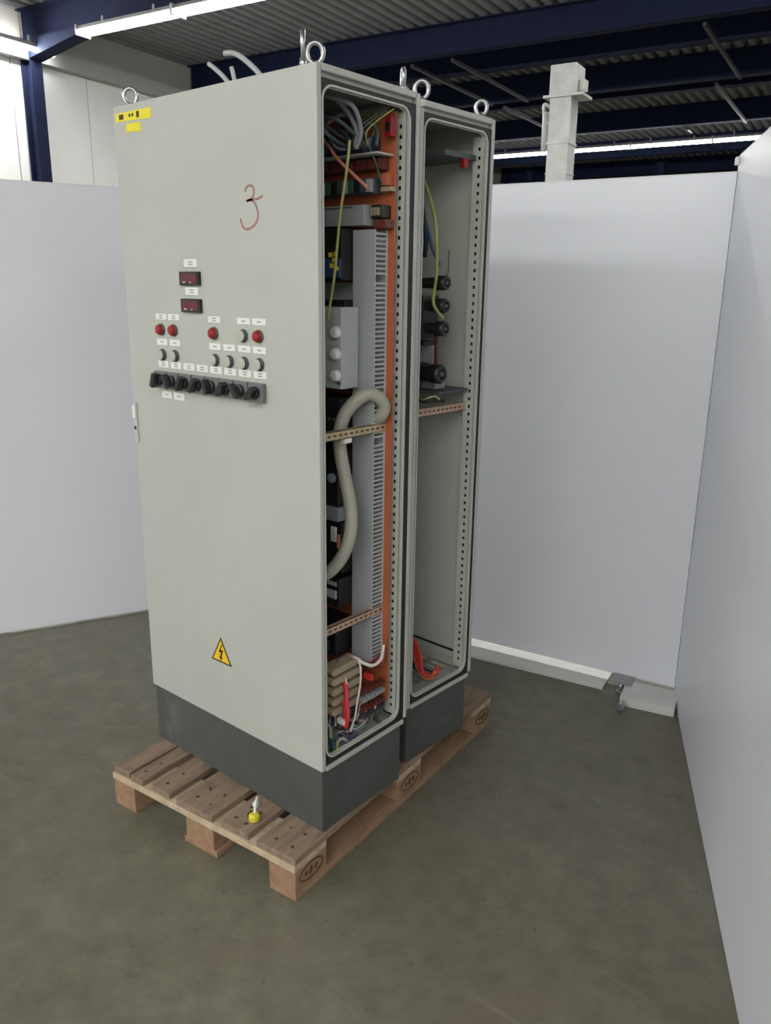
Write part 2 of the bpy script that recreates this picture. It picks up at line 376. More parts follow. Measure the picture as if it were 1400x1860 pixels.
def stamp(y0, y1):          # oval burnt brand on a block's side
    c = ((y0+y1)/2, .066); m = MB()
    m.tube([(.0005, c[0]+.052*math.cos(a*.3), c[1]+.026*math.sin(a*.3)) for a in range(21)], .0022, 5, closed=True)
    for q, dz in ((-.028, .005), (-.006, .010), (.018, .007)):
        m.tube([(.0005, c[0]+q, c[1]-dz), (.0005, c[0]+q+.008, c[1]+dz)], .0042, 6)
    m.build('brand_mark', STAMP, pal, label='burnt oval brand on pallet block')
for y0, y1 in ((.0, .145), (.5275, .6725), (1.055, 1.2)): stamp(y0, y1)
nl = MB()
for (a, b) in boards[:5]:
    for y in (.045, .105):
        for q in ((.3, .7) if b-a > .11 else (.5,)):
            nl.cyl((a+(b-a)*q+random.uniform(-.01, .01), y+random.uniform(-.01, .01), PH-.001), (a+(b-a)*q, y, PH+.0006), .004, 8)
nl.build('nail_heads', STAMP, pal, kind='stuff')
# yellow tag with white tie lying on the pallet
t = thing('cable_seal', 'small yellow plastic tag with a white tie lying on the pallet', 'tag', (-.203, -.083, PH), .3)
m = MB(); m.lathe([(.012, 0), (.017, .003), (.017, .018), (.010, .024)], (0, -.004, .0), 'z', 14); m.build('tag_body', YELP, t, bevel=.001)
m = MB(); m.tube(spline([(0, 0, .02), (-.004, .012, .045), (-.012, .035, .05), (-.022, .05, .03), (-.030, .055, .008)], 5), .004, 6); m.box(-.038, -.022, .048, .062, .002, .016); m.build('tie', WHITE, t)
m = MB(); m.tube(spline([(-.015, -.004, .004), (-.024, .0, .008), (-.022, .014, .012), (-.014, .02, .006)], 5), .0025, 6); m.build('wire_end', BLACK, t)

# ------------------------------------------------------------------ cabinets: common shell in local coordinates (z = 0 on the pallet)
HP, HC, WC = .2028, 1.836, .8205
ZB0, ZT0 = HP, HP+HC
def shell(t, D, rear0, lip):
    # plinth
    for nm, a in (('plinth_front', (-WC+.007, -.007, .006, .02, .0005, HP)), ('plinth_rear', (-WC+.007, -.007, D-.02, D-.006, .0005, HP)), ('plinth_left', (-WC+.007, -WC+.02, .02, D-.02, .0005, HP))):
        MB().box(*a).build(nm, PLINTH, t, bevel=.002)
    for z0, z1 in ((.0005, .0985), (.1005, HP)):
        MB().box(-.018, -.008, .021, D-.021, z0, z1).build('plinth_side', PLINTH, t, bevel=.0015)
    for y0 in (.0062, D-.036):
        MB().box(-.03, -.0068, y0, y0+.03, .0005, HP).build('plinth_corner', PLINTH, t, bevel=.002)
    # carcass
    MB().box(-WC, 0, .018, D, ZT0-.016, ZT0).build('roof_panel', PAINT, t, bevel=.002)
    m = MB(); m.box(-.03, .002, .018, D, ZB0, ZB0+.0145); m.box(-WC, -WC+.03, .018, D, ZB0, ZB0+.0145); m.box(-WC+.03, -.03, .018, .05, ZB0, ZB0+.0145); m.box(-WC+.03, -.03, D-.032, D, ZB0, ZB0+.0145)
    m.build('base_frame', PAINT, t, bevel=.0015)
    MB().box(-WC+.03, -.03, .05, D-.032, ZB0+.003, ZB0+.006).build('gland_plate', PAINT_IN, t)
    MB().box(-WC, -WC+.012, .02, D, ZB0+.015, ZT0-.017).build('side_panel', PAINT, t, bevel=.002)
    MB().box(-WC+.002, .0, rear0, rear0+.014, ZB0+.017, ZT0-.002).build('rear_panel', PAINT, t, bevel=.002)
    # sealing channel around the open side
    out = rrect(.019, D-.001, ZB0+.0148, ZT0-.0165, .002); mid = rrect(.0180, lip, ZB0+.033, ZT0-.040, .036)
    inn = rrect(.0225, lip-.0045, ZB0+.0375, ZT0-.0445, .032)
    MB().ring(out, rrect(.0235, lip-.0045, ZB0+.039, ZT0-.046, .032), -.0142, -.0138, 'x').build('side_flange', PAINT_IN, t)
    MB().ring(rrect(.0172, rear0-.0006, ZB0+.0150, ZT0-.029, .004), mid, -.0138, -.003, 'x').build('gasket', RUBBER, t)
    MB().ring(mid, inn, -.014, .0, 'x').build('sealing_lip', PAINT_IN, t)
    MB().box(-.03, -.0205, .0195, .036, ZB0+.02, ZT0-.02).build('front_post', PAINT_IN, t)
    # perforated rear post, its holed flange facing the door
    m = MB(); Y0 = lip-.015; Y1 = Y0+.0015; z0, z1 = ZB0+.045, ZT0-.052; h = .0049
    m.box(-.046, -.0265, Y0, Y1, z0, z1); m.box(-.0180, -.0062, Y0, Y1, z0, z1)
    zz = z0+.03; prev = z0
    while zz < z1-.02:
        m.box(-.0265, -.0180, Y0, Y1, prev, zz-h); prev = zz+h; zz += .025
    m.box(-.0265, -.0180, Y0, Y1, prev, z1)
    pp = m.build('perforated_post', PAINT_IN, t)
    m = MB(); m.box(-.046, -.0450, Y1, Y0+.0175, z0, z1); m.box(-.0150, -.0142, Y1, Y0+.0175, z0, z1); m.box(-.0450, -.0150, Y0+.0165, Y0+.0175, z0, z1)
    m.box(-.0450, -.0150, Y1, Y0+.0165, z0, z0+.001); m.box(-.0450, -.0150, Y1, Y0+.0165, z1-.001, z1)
    m.build('post_shade_lining', mat('cavity_shade', (.035, .036, .038), .7), pp)  # near-black lining paints the shade inside the hollow post
    for y0 in (.025, D-.05): MB().box(-WC+.013, -WC+.04, y0, y0+.03, ZB0+.02, ZT0-.02).build('left_post', PAINT_IN, t)
def eyebolt(t, x, y, z, rz, r=.019, stem=.012, tilt=0):
    m = MB(); c = Vector((x, y, z+stem+r)); n = 20
    m.tube([c+Vector((math.cos(rz)*r*math.cos(a*2*math.pi/n), math.sin(rz)*r*math.cos(a*2*math.pi/n), 1.15*r*math.sin(a*2*math.pi/n))) for a in range(n)], .0058, 8, closed=True)
    m.cyl((x, y, z), (x, y, z+stem), .0085, 10); m.lathe([(.016, 0), (.016, .004), (.010, .007)], (x, y, z), 'z', 14)
    return m.build('eyebolt', STEEL, t)

LAB1 = 'grey control cabinet with door lamps and switches, front of the two on the pallet'
c1 = thing('control_cabinet', LAB1, 'cabinet', (0, 0, PH))
D1 = .3705
shell(c1, D1, .373, .349)
eyebolt(c1, -.048, .045, ZT0, .70); eyebolt(c1, -.080, .038, ZT0, -.785, .026, .024); eyebolt(c1, -.795, .045, ZT0, .70); eyebolt(c1, -.018, .335, ZT0, -.75, .018, .010); eyebolt(c1, -.78, .335, ZT0, -.2)

# door
door = MB().box(-WC, 0, 0, .0165, ZB0+.003, ZT0-.001).build('door', PAINT, c1, bevel=.003)
def on_door(m, nm, mm, label=None, bevel=0, par=None): return m.build(nm, mm, par or door, bevel, label)
wz = lambda z: z-PH                       # measured heights are above the floor
# lock
lk = MB(); lk.box(-.818, -.800, -.006, 0, wz(1.203), wz(1.328)); on_door(lk, 'lock_plate', mat('lock_metal', (.55, .55, .54), .4, .3), 'narrow silver lock plate', .002)
lk = MB(); lk.box(-.817, -.801, -.010, -.006, wz(1.278), wz(1.318)); on_door(lk, 'lock_cover', WHITE, bevel=.002)
lk = MB(); lk.cyl((-.809, -.007, wz(1.248)), (-.809, -.0055, wz(1.248)), .006, 12); on_door(lk, 'keyhole', BLACK)
# stickers
def quadplate(pts, y0, y1): return MB().prism([(a, wz(b)) for a, b in pts], y0, y1, 'y')
st = on_door(quadplate([(-.808, 2.135), (-.637, 2.129), (-.636, 2.156), (-.808, 2.157)], -.0008, 0), 'sticker', SEALY, 'long yellow sticker in the upper corner of the door')
on_door(quadplate([(-.760, 2.104), (-.688, 2.101), (-.688, 2.124), (-.757, 2.126)], -.0008, 0), 'sticker', SEALY, 'short yellow sticker below the long one')
m = MB()
m.box(-.790, -.768, -.0012, -.0008, wz(2.139), wz(2.152)); m.box(-.742, -.733, -.0012, -.0008, wz(2.142), wz(2.150)); m.box(-.728, -.719, -.0012, -.0008, wz(2.142), wz(2.150)); m.box(-.705, -.692, -.0012, -.0008, wz(2.137), wz(2.153))
on_door(m, 'sticker_print', INK)
# red numeral 3
three = [(-.256, 1.916), (-.250, 1.926), (-.237, 1.930), (-.225, 1.925), (-.222, 1.912), (-.231, 1.899), (-.250, 1.893), (-.241, 1.896), (-.223, 1.890), (-.212, 1.874), (-.209, 1.858), (-.215, 1.843), (-.232, 1.831), (-.254, 1.826), (-.269, 1.834), (-.277, 1.853)]
def stroke(m, pts, wd, y=-.0004):
    P = spline([(a, 0, wz(b)) for a, b in pts], 6)
    vs = []
    for i, q in enumerate(P):
        tq = (P[min(i+1, len(P)-1)]-P[max(i-1, 0)]).normalized(); nrm = Vector((-tq.z, 0, tq.x))*wd/2
        for sgn in (-1, 1):
            for yy in (y, 0): vs.append((q.x+nrm.x*sgn, yy, q.z+nrm.z*sgn))
    fs = []
    for i in range(len(P)-1):
        a = i*4; b = a+4
        fs += [(a, b, b+2, a+2), (a, a+1, b+1, b), (a+2, b+2, b+3, a+3)]
    m._add(vs, fs)
m = MB(); stroke(m, three, .0062); stroke(m, [(-.236, 1.896), (-.222, 1.8965), (-.203, 1.898), (-.190, 1.904)], .0055)
on_door(m, 'marker_numeral', MARK, 'numeral 3 drawn in red marker')
# warning triangle
def tri(k): 
    P = [(-.434, .636), (-.482, .551), (-.386, .551)]; c = (-.434, .5793)
    return [(c[0]+(a-c[0])*k, c[1]+(b-c[1])*k) for a, b in P]
on_door(quadplate(tri(1.0), -.0010, 0), 'warning_sign', BLACK, 'yellow high-voltage warning triangle')
on_door(quadplate(tri(.84), -.0014, -.0010), 'sign_face', SIGNY)
m = MB()
m.prism([(a, wz(b)) for a, b in [(-.430, .614), (-.446, .584), (-.434, .586), (-.440, .570), (-.444, .571), (-.435, .556), (-.428, .572), (-.433, .571), (-.424, .596), (-.436, .593), (-.426, .614)]], -.0017, -.0014, 'y')
on_door(m, 'lightning_bolt', BLACK)
# displays
for x, z in ((-.493, 1.704), (-.492, 1.631)):
    dsp = MB(); dsp.box(x-.043, x+.043, -.010, 0, wz(z)-.0185, wz(z)+.0185)
    dd = dsp.build('digital_display', BLACK, c1, .0015)
    MB().box(x-.034, x+.036, -.0112, -.010, wz(z)-.0125, wz(z)+.0135).build('screen', SCREEN, dd, label='dark red display window')
    q = MB(); q.box(x-.026, x-.014, -.0116, -.0112, wz(z)-.0125, wz(z)-.0075); q.box(x+.004, x+.012, -.0116, -.0112, wz(z)-.0125, wz(z)-.0085); q.build('print_marks', mat('pale_print', (.45, .35, .35), .6), dd)
    
def lab(x, z, wd=.050, h=.0175, lines=1, tone=WHITE):
    o = MB().box(x-wd/2, x+wd/2, -.0022, 0, wz(z)-h/2, wz(z)+h/2); L = on_door(o, 'label_plate', tone)
    m = MB()
    for i in range(lines):
        zz = wz(z)+(i-(lines-1)/2)*.0065
        m.box(x-wd*.16, x+wd*.16, -.0025, -.0022, zz-.0016, zz+.0016)
    on_door(m, 'label_print', PRINT)
CX = [-.647+.0613*k for k in range(8)]
for z in (1.745, 1.670): lab(-.492, z, .058, .021, 2)
for k in (0, 1, 4, 6, 7): lab(CX[k]+.003, 1.596, .052, .017, 2 if k < 5 else 1)
for k in (0, 1, 4, 5, 6, 7): lab(CX[k]+.002, 1.523, .050, .0175)
for k in range(8): lab(CX[k]+.002, 1.4585, .050, .0195, 2)
lab(-.637, 1.368, .048, .020); lab(-.577, 1.368, .052, .021, 1)
def lamp(x, z, lens, label):
    zz = wz(z)
    m = MB(); m.lathe([(.0172, 0), (.0172, -.004), (.0145, -.006)], (x, 0, zz), 'y', 20); b = m.build('pilot_lamp', DGREY, c1, label=label)
    if lens is LENS:
        m = MB(); m.lathe([(.0150, -.005), (.0150, -.011)], (x, 0, zz), 'y', 20); m.build('lens_side_shade', DGREY, b)  # dark grey side paints the shade on the flank of the lens
        m = MB(); m.lathe([(.0148, -.0112), (.0140, -.013), (.006, -.014)], (x, 0, zz), 'y', 20); m.build('lens', lens, b); return
    m = MB(); m.lathe([(.0148, -.005), (.0148, -.011), (.0125, -.0145), (.006, -.016)], (x, 0, zz), 'y', 20); m.build('lens', lens, b)
for k in (0, 1, 4, 7): lamp(CX[k], 1.559, REDPL, 'red pilot lamp')
lamp(CX[6], 1.558, LENS, 'clear pilot lamp')
for k in (0, 1, 4, 5, 6, 7): lamp(CX[k], 1.486, LENS, 'clear pilot lamp')
SWF = mat('switch_face', (.15, .15, .155), .4)
for k in range(8):
    x = CX[k]-.006; zz = wz(1.4125)
    m = MB(); m.box(x-.0285, x+.0285, -.014, 0, zz-.025, zz+.025); b = m.build('rotary_switch', SWF, c1, .002)
    m = MB(); m.lathe([(.017, -.0135), (.017, -.022), (.013, -.024)], (x, 0, zz), 'y', 18)
    a = R((20, -35, 30, 35, -20, 40, -45, 50)[k]); Mx = Matrix.Translation((x, -.024, zz)) @ Matrix.Rotation(a, 4, 'Y')
    m.box(-.0065, .0065, -.018, .002, -.021, .021, Mx); m.build('knob', BLACK, b)
m = MB()
for i in range(7):
    m.tube(spline([(-.262+i*.007, -.0015, wz(1.384)), (-.255+i*.006+random.uniform(-.006, .006), -.001, wz(1.377)), (-.262+i*.009+random.uniform(-.01, .01), -.001, wz(1.369))], 4), .0007, 4)
on_door(m, 'scratches', LGREY, 'short pale scratches under the last switch', 0)
# ---- inside the front cabinet (measured heights above the floor)
def P(nm, mm, x0, x1, y0, y1, z0, z1, b=.001, label=None, par=None): return MB().box(x0, x1, y0, y1, wz(z0), wz(z1)).build(nm, mm, par or c1, b, label)
PLATE_Y = .310
P('mounting_plate', ORANGE, -.775, -.018, PLATE_Y, PLATE_Y+.003, .44, 2.125, 0, 'bright orange mounting plate')
P('inner_wall', PAINT_IN, -.80, -.075, .352, .356, .37, 2.15, 0)
def duct(t, x0, x1, y0, y1, z0, z1, zof, part='wiring_duct'):
    d = MB().box(x0+.002, x1-.002, y1-.002, y1, z0-zof, z1-zof).build(part, LGREY, t)
    MB().box(x0-.001, x1+.001, y0, y0+.004, z0-zof, z1-zof).build('cover', mat('duct_grey', (.36, .38, .39), .5), d, .001)
    m = MB(); z = z0
    while z < z1-.007:
        for xx in (x0, x1-.002): 
            if random.random() > .05: m.box(xx, xx+.002, y0+.004, y1-.008, z-zof, z+.0055-zof)
        z += .0127
    for xx in (x0, x1-.002): m.box(xx, xx+.002, y1-.008, y1, z0-zof, z1-zof)
    m.build('duct_fingers', LGREY, d, kind='stuff')
    return d
duct(c1, -.118, -.040, .256, .3095, .565, 1.835, PH)
duct(c1, -.62, -.54, .256, .3095, .565, 1.835, PH)
# device rows at the top
dv = P('relay', REDPL, -.036, -.014, .285, .3095, 2.062, 2.108, .002, 'red relay at the top of the plate'); P('relay_clip', BLACK, -.030, -.018, .281, .285, 2.075, 2.095, 0, None, dv)
dv = P('terminal_row', NAVYP, -.30, -.07, .24, .3095, 2.024, 2.066, .002)
for k in range(14): P('terminal', DGREY if k % 3 else BLUEP, -.292+k*.0158, -.280+k*.0158, .225, .24, 2.03, 2.060, .001, None, dv)
P('device_shelf', PAINT_IN, -.30, -.025, .245, .3095, 2.018, 2.022, 0)
dv = P('relay_row', MAROON, -.32, -.040, .285, .3095, 1.984, 2.014, .001)
for k in range(6): P('relay_face', MAROON, -.315+k*.046, -.275+k*.046, .276, .285, 1.987, 2.012, .001, None, dv)
dv = P('terminal_row', DGREY, -.32, -.060, .28, .3095, 1.926, 1.966, .001)
for k in range(12): P('terminal', (GREENP, MGREY, DGREY, BLACK)[(k*7) % 4], -.316+k*.021, -.298+k*.021, .268, .28, 1.930, 1.962, .001, None, dv)
P('terminal_end', BEIGE, -.050, -.016, .288, .3095, 1.931, 1.942, .001, 'pale yellow terminal')
P('cable_clip', ORANGE, -.046, -.026, .283, .3095, 1.945, 1.975, .001)
dv = P('power_supply', MGREY, -.30, -.070, .245, .3095, 1.845, 1.897, .002, 'grey power supply box'); P('vent_slot', DGREY, -.28, -.11, .2435, .245, 1.890, 1.893, 0, None, dv)
dv = P('contactor', BLACK, -.066, -.030, .268, .3095, 1.864, 1.897, .002)
for k in range(3): P('wire_end', BEIGE, -.062+k*.011, -.057+k*.011, .262, .268, 1.87, 1.89, 0, None, dv)
P('plug_connector', MAROON, -.062, -.018, .272, .3095, 1.838, 1.861, .003, 'dark red plug connector')
# devices left of the duct
dv = P('breaker', BLACK, -.30, -.122, .215, .3095, 1.705, 1.838, .003, 'black circuit breaker with blue base')
P('base_band', BLUEP, -.299, -.123, .208, .215, 1.711, 1.760, .002, None, dv)
for i, (a, z) in enumerate(((-.155, 1.770), (-.140, 1.757), (-.150, 1.742), (-.133, 1.735), (-.135, 1.772))): P('terminal_screw', YELP, a-.006, a+.006, .203, .208, z-.006, z+.006, .001, None, dv)
P('device_rail', MGREY, -.34, -.121, .285, .3095, 1.652, 1.70, .001)
P('insulating_strip', BLACK, -.32, -.122, .225, .3095, 1.636, 1.650, .001)
dv = P('fuse_module', LGREY, -.30, -.092, .180, .250, 1.416, 1.635, .002, 'grey module with three white screw caps')
for z in (1.569, 1.511, 1.453):
    m = MB(); m.lathe([(.016, .180), (.016, .172), (.012, .165), (.005, .164)], (-.108, 0, wz(z)), 'y', 16); m.box(-.118, -.098, .1625, .1645, wz(z)-.002, wz(z)+.002); m.build('screw_cap', WHITE, dv)
P('module_side', MGREY, -.30, -.1215, .251, .3095, 1.42, 1.63, .002)
P('screw_cover', DGREY, -.105, -.0925, .176, .180, 1.43, 1.436, 0)
P('insulating_strip', BLACK, -.32, -.122, .225, .3095, 1.405, 1.414, .001)
dv = P('contactor', BLACK, -.30, -.124, .21, .3095, 1.285, 1.385, .003)
for k in range(3): P('terminal_screw', STEEL, -.19+k*.02, -.182+k*.02, .207, .21, 1.32, 1.328, 0, None, dv)
dv = P('contactor', BLACK, -.30, -.124, .20, .3095, 1.075, 1.235, .003)
m = MB(); m.lathe([(.014, .20), (.014, .192), (.006, .189)], (-.145, 0, wz(1.156)), 'y', 14); m.build('dial', mat('pale_blue_plastic', (.25, .30, .33), .4), dv)
P('relay_block', MGREY, -.28, -.124, .20, .3095, 1.025, 1.068, .003)
dv = P('contactor', BLACK, -.30, -.124, .215, .3095, .862, 1.02, .003); P('terminal_cover', WHITE, -.163, -.140, .208, .215, .958, 1.005, .003, None, dv); P('terminal_cover', PINK, -.138, -.127, .208, .215, .94, .985, .003, None, dv)
dv = P('contactor', BLACK, -.29, -.121, .20, .3095, .757, .848, .003, 'black contactor with a row of pale terminals')
for k in range(6): P('terminal', LGREY, -.205+k*.0135, -.1965+k*.0135, .194, .20, .785, .811, .001, None, dv)
for k in range(6): P('terminal', LGREY, -.205+k*.0135, -.1965+k*.0135, .196, .20, .825, .838, .001, None, dv)
dv = P('contactor', BLACK, -.29, -.135, .20, .3095, .595, .69, .003)
for k in range(4): P('terminal', DGREY, -.27+k*.03, -.25+k*.03, .196, .20, .61, .64, .001, None, dv)
m = MB()
for k in range(9): m.box(-.131, -.121, .27, .273, wz(.56+k*.0135), wz(.567+k*.0135))
m.box(-.131, -.128, .27, .273, wz(.55), wz(.69)); m.box(-.124, -.121, .27, .273, wz(.55), wz(.69)); m.build('slotted_strip', LGREY, c1)
# support rails across the side opening
def rail(t, x, y0, y1, z, mm):
    m = MB(); m.box(x-.0012, x+.0012, y0, y1, z-.012, z+.012); m.box(x-.014, x+.0012, y0, y1, z+.0105, z+.012); m.box(x-.014, x+.0012, y0, y1, z-.012, z-.0105)
    o = m.build('support_rail', mm, t)
    q = MB()
    for k in range(int((y1-y0)/.022)-1): q.box(x+.001, x+.0016, y0+.02+k*.022, y0+.032+k*.022, z-.003, z+.003)
    q.build('rail_slots', mat('slot_dark', (.10, .07, .04), .7), o)
rail(c1, -.040, .028, .335, wz(1.304), BRASS)
rail(c1, -.040, .028, .335, wz(.747), COPPER)
MB().box(-.052, -.0385, .137, .165, wz(1.278), wz(1.291)).build('rail_label', WHITE, c1)
def cable(t, nm, mm, pts, r, label=None, n=8, zof=PH, seg=6):
    return MB().tube(spline([(a, b, c-zof) for a, b, c in pts], seg), r, n).build(nm, mm, t, 0, label)
# ribbed conduit
path = spline([(a, b, wz(c)) for a, b, c in ((-.066, .2815, 1.325), (-.046, .2825, 1.332), (-.030, .283, 1.347), (-.024, .281, 1.370), (-.030, .262, 1.394), (-.046, .235, 1.402), (-.066, .21, 1.383), (-.086, .19, 1.349), (-.093, .175, 1.299), (-.086, .17, 1.246), (-.067, .17, 1.17), (-.048, .17, 1.094), (-.041, .165, 1.032), (-.049, .155, .976), (-.072, .14, .925), (-.104, .12, .890), (-.16, .11, .87))], 12)
MB().tube(path, .0195, 12, radii=[.0195 if i % 2 else .0182 for i in range(len(path))]).build('conduit_hose', HOSE, c1, 0, 'thick grey flexible conduit looping through the open side')
cable(c1, 'earth_wire', YG, ((-.012, .125, 2.03), (-.011, .12, 1.998), (-.021, .12, 1.943), (-.038, .12, 1.867), (-.050, .12, 1.783), (-.062, .12, 1.702), (-.084, .12, 1.605)), .0036, 'yellow-green earth wire')
cable(c1, 'loose_cable', PINK, ((-.18, .2, 2.062), (-.150, .2, 2.035), (-.124, .2, 2.007), (-.07, .2, 1.967), (-.020, .2, 1.931)), .0045, 'salmon coloured loose cable')
cable(c1, 'loose_cable', GRCAB, ((-.16, .14, 2.15), (-.099, .15, 2.143), (-.081, .17, 2.124), (-.065, .19, 2.094), (-.056, .2, 2.063), (-.061, .2, 2.028)), .0062)
cable(c1, 'loose_cable', GRCAB, ((-.10, .13, 2.14), (-.046, .15, 2.123), (-.036, .17, 2.109), (-.038, .19, 2.082), (-.043, .2, 2.055), (-.059, .2, 2.025)), .0062)
for i in range(11):
    x0 = random.uniform(-.18, -.05); y0 = random.uniform(.1, .24)
    cable(c1, 'loose_cable', (GRCAB, DGREY, BLACK, GRCAB, TEAL, NAVYP)[i % 6], ((x0-.10, y0, random.uniform(2.07, 2.15)), (x0-.03, y0+.02, random.uniform(2.07, 2.12)), (x0+.01, y0+.03, random.uniform(2.03, 2.09)), (x0+random.uniform(-.03, .03), .24, 2.035)), random.uniform(.003, .0055))
for i in range(4):
    x0 = -.10+i*.022
    cable(c1, 'thin_wire', (GREENP, TEAL, GREENP, YG)[i], ((x0, .22, 2.03), (x0+.01, .2, 2.06), (x0+.035, .22, 2.09), (x0+.04, .27, 2.12)), .0018)
cable(c1, 'thin_wire', TEAL, ((-.05, .27, 2.09), (-.055, .25, 2.04), (-.045, .26, 2.0), (-.04, .28, 1.95)), .002)
# bottom of the front cabinet
for k in range(5):
    zz = wz(.607-.0325*k)
    m = MB(); m.prism([(.09, zz-.006), (.10, zz-.012), (.215, zz-.010), (.225, zz+.002), (.21, zz+.010), (.10, zz+.010), (.088, zz+.004)], -.095, -.045, 'x')
    b_ = m.build('terminal_block', BEIGE, c1, .002, 'beige terminal block in a stack of five')
P('terminal_rail', STEEL, -.075, -.065, .14, .17, .40, .63, .001)
cable(c1, 'loose_cable', WHCAB, ((-.10, .18, .60), (-.075, .2, .612), (-.052, .2, .616), (-.03, .21, .603), (-.016, .232, .592), (-.013, .255, .593), (-.014, .275, .603), (-.018, .288, .64)), .0055, 'white cable looped over the terminal blocks')
cable(c1, 'loose_cable', WHCAB, ((-.043, .2, .613), (-.024, .19, .596), (-.016, .18, .549), (-.018, .17, .497), (-.020, .16, .445), (-.03, .15, .40)), .0032)
cable(c1, 'loose_cable', WHCAB, ((-.050, .15, .58), (-.036, .145, .54), (-.03, .14, .49), (-.03, .135, .44)), .0028)
cable(c1, 'loose_cable', REDCAB, ((-.06, .15, .565), (-.036, .14, .543), (-.024, .13, .504), (-.016, .125, .468), (-.02, .12, .43)), .0075, 'thick red cable')
cable(c1, 'loose_cable', REDCAB, ((-.065, .16, .53), (-.045, .14, .50), (-.032, .13, .47), (-.034, .12, .43)), .006)
P('plug', WHITE, -.050, -.018, .112, .128, .437, .455, .004, 'pale plug on the red cable')
for k in range(4):
    z = .505-.030*k
    m = MB(); m.box(-.030, -.022, .19, .305, wz(z), wz(z)+.007, Matrix.Translation((0, 0, 0)) @ Matrix.Rotation(R(0), 4, 'X')); m.build('busbar', (MAROON, COPPER, MAROON, COPPER)[k], c1, .001)
    q = MB()
    for j in range(6): q.box(-.034, -.014, .20+j*.017, .209+j*.017, wz(z)+.007, wz(z)+.018)
    q.build('terminal_row', (MAROON, MGREY, MAROON, DGREY)[k], c1)
P('terminal_end', REDCAB, -.052, -.022, .235, .248, .535, .555, .003, 'bright red terminal')
for i in range(6): cable(c1, 'thin_wire', (MAROON, REDCAB, MAROON)[i % 3], ((-.09+i*.012, .26, .59-i*.005), (-.06+i*.008, .25, .565+.008*i), (-.03+i*.003, .28, .60-.006*i), (-.02, .30, .62)), .0025)
cols = [TEAL, DGREY, GRCAB, MGREY, TEAL, GREENP, BLUEP, MGREY, WHCAB, BEIGE]
for i in range(40):
    x = random.uniform(-.18, -.025); y = random.uniform(.05, .27); a = random.uniform(0, 6.3); l = random.uniform(.05, .11); z = random.uniform(.362, .41)
    pts = []
    for k in range(4):
        pts.append((max(-.3, min(-.022, x+math.cos(a)*l*k/3)), max(.035, min(.29, y+math.sin(a)*l*k/3)), z+random.uniform(-.006, .03)*(1 if k in (1, 2) else .3))); a += random.uniform(-.7, .7)
    cable(c1, 'loose_cable', cols[i % 10], pts, random.uniform(.0025, .0055), n=6, seg=4)
for i in range(7):
    x = random.uniform(-.06, -.03); y = .2+i*.012
    cable(c1, 'loose_cable', (WHCAB, BEIGE, YG, GRCAB, COPPER, WHCAB, TEAL)[i], ((x-.05, y, .39), (x, y, .41), (x+.005, y+.015, .44), (x-.01, y+.03, .47)), .0042, n=6, seg=4)
P('document_sheet', mat('grey_paper', (.30, .32, .36), .6), -.16, -.028, .09, .2, .366, .3685, 0)
cable(c1, 'earth_wire', YG, ((-.026, .033, .50), (-.022, .033, .45), (-.022, .035, .395), (-.016, .05, .378), (-.014, .075, .382), (-.02, .085, .40)), .0028, 'thin yellow-green wire at the bottom corner')
# cables sticking out of the roof
for nm, pts, r in (('roof_cable', ((-.36, .24, 2.176), (-.40, .21, 2.225), (-.43, .2, 2.258), (-.482, .2, 2.294), (-.52, .2, 2.311), (-.556, .2, 2.316)), .0075), ('roof_cable', ((-.50, .22, 2.176), (-.55, .2, 2.245), (-.597, .2, 2.281), (-.628, .2, 2.300)), .0065), ('roof_cable', ((-.50, .2, 2.177), (-.52, .2, 2.25), (-.529, .2, 2.277)), .006)):
    cable(c1, nm, mat('pale_cable', (.42, .43, .43), .5), pts, r, 'pale cable end rising from the cabinet roof')

# ------------------------------------------------------------------ rear cabinet
D2 = .338
c2 = thing('control_cabinet', 'nearly empty grey cabinet open at the side, behind the one with lamps', 'cabinet', (-.0382, .4384, PH+.0004), -.0346)
O2 = Matrix.Translation((-.0382, .4384, 0)) @ Matrix.Rotation(-.0346, 4, 'Z'); O2i = O2.inverted()
shell(c2, D2, .3395, .322)
m = MB().box(-WC, -.001, .0, .0165, ZB0+.004, ZT0-.02).build('front_panel', PAINT, c2, .002)
eyebolt(c2, -.028, .035, ZT0, .70); eyebolt(c2, -.028, .315, ZT0, .5, .017); eyebolt(c2, -.79, .04, ZT0, .3); eyebolt(c2, -.79, .30, ZT0, .3)
def Q(x, y, z): q = O2i @ Vector((x, y, 0)); return (q.x, q.y, z-PH-.0004)
def P2(nm, mm, x0, x1, y0, y1, z0, z1, b=.001, label=None, par=None):
    a = Q(x0, y0, z0); c = Q(x1, y1, z1); return MB().box(a[0], c[0], a[1], c[1], a[2], c[2]).build(nm, mm, par or c2, b, label)
MB().box(-.79, -.049, .3255, .3285, ZB0+.06, ZT0-.06).build('inner_wall', PAINT_IN, c2)
MB().box(-.79, -.05, .3215, .3255, ZB0+.085, ZB0+.092).build('wall_joint', RUBBER, c2)
def bush(x, y, z, r, ln):
    a = Q(x, y, z); m = MB()
    m.lathe([(r*.7, -ln), (r*.8, -ln*.4), (r, -ln*.38), (r, -.006), (r*.85, 0), (r*.55, 0), (r*.5, -.006)], a, 'x', 18)
    o = m.build('insulator', BLACK, c2, 0, 'round black insulator')
    q = MB(); q.lathe([(r*.3, -.008), (r*.3, .001), (r*.15, .002)], a, 'x', 10); q.build('bolt', DGREY, o)
for z, r in ((1.703, .022), (1.636, .022), (1.568, .023)): bush(-.052, .605, z, r, .09)
bush(-.060, .605, 1.430, .030, .10)
bush(-.150, .60, 1.705, .022, .08)
dv = P2('fuse_base', BLACK, -.30, -.112, .575, .65, 1.535, 1.665, .004, 'black fuse base block')
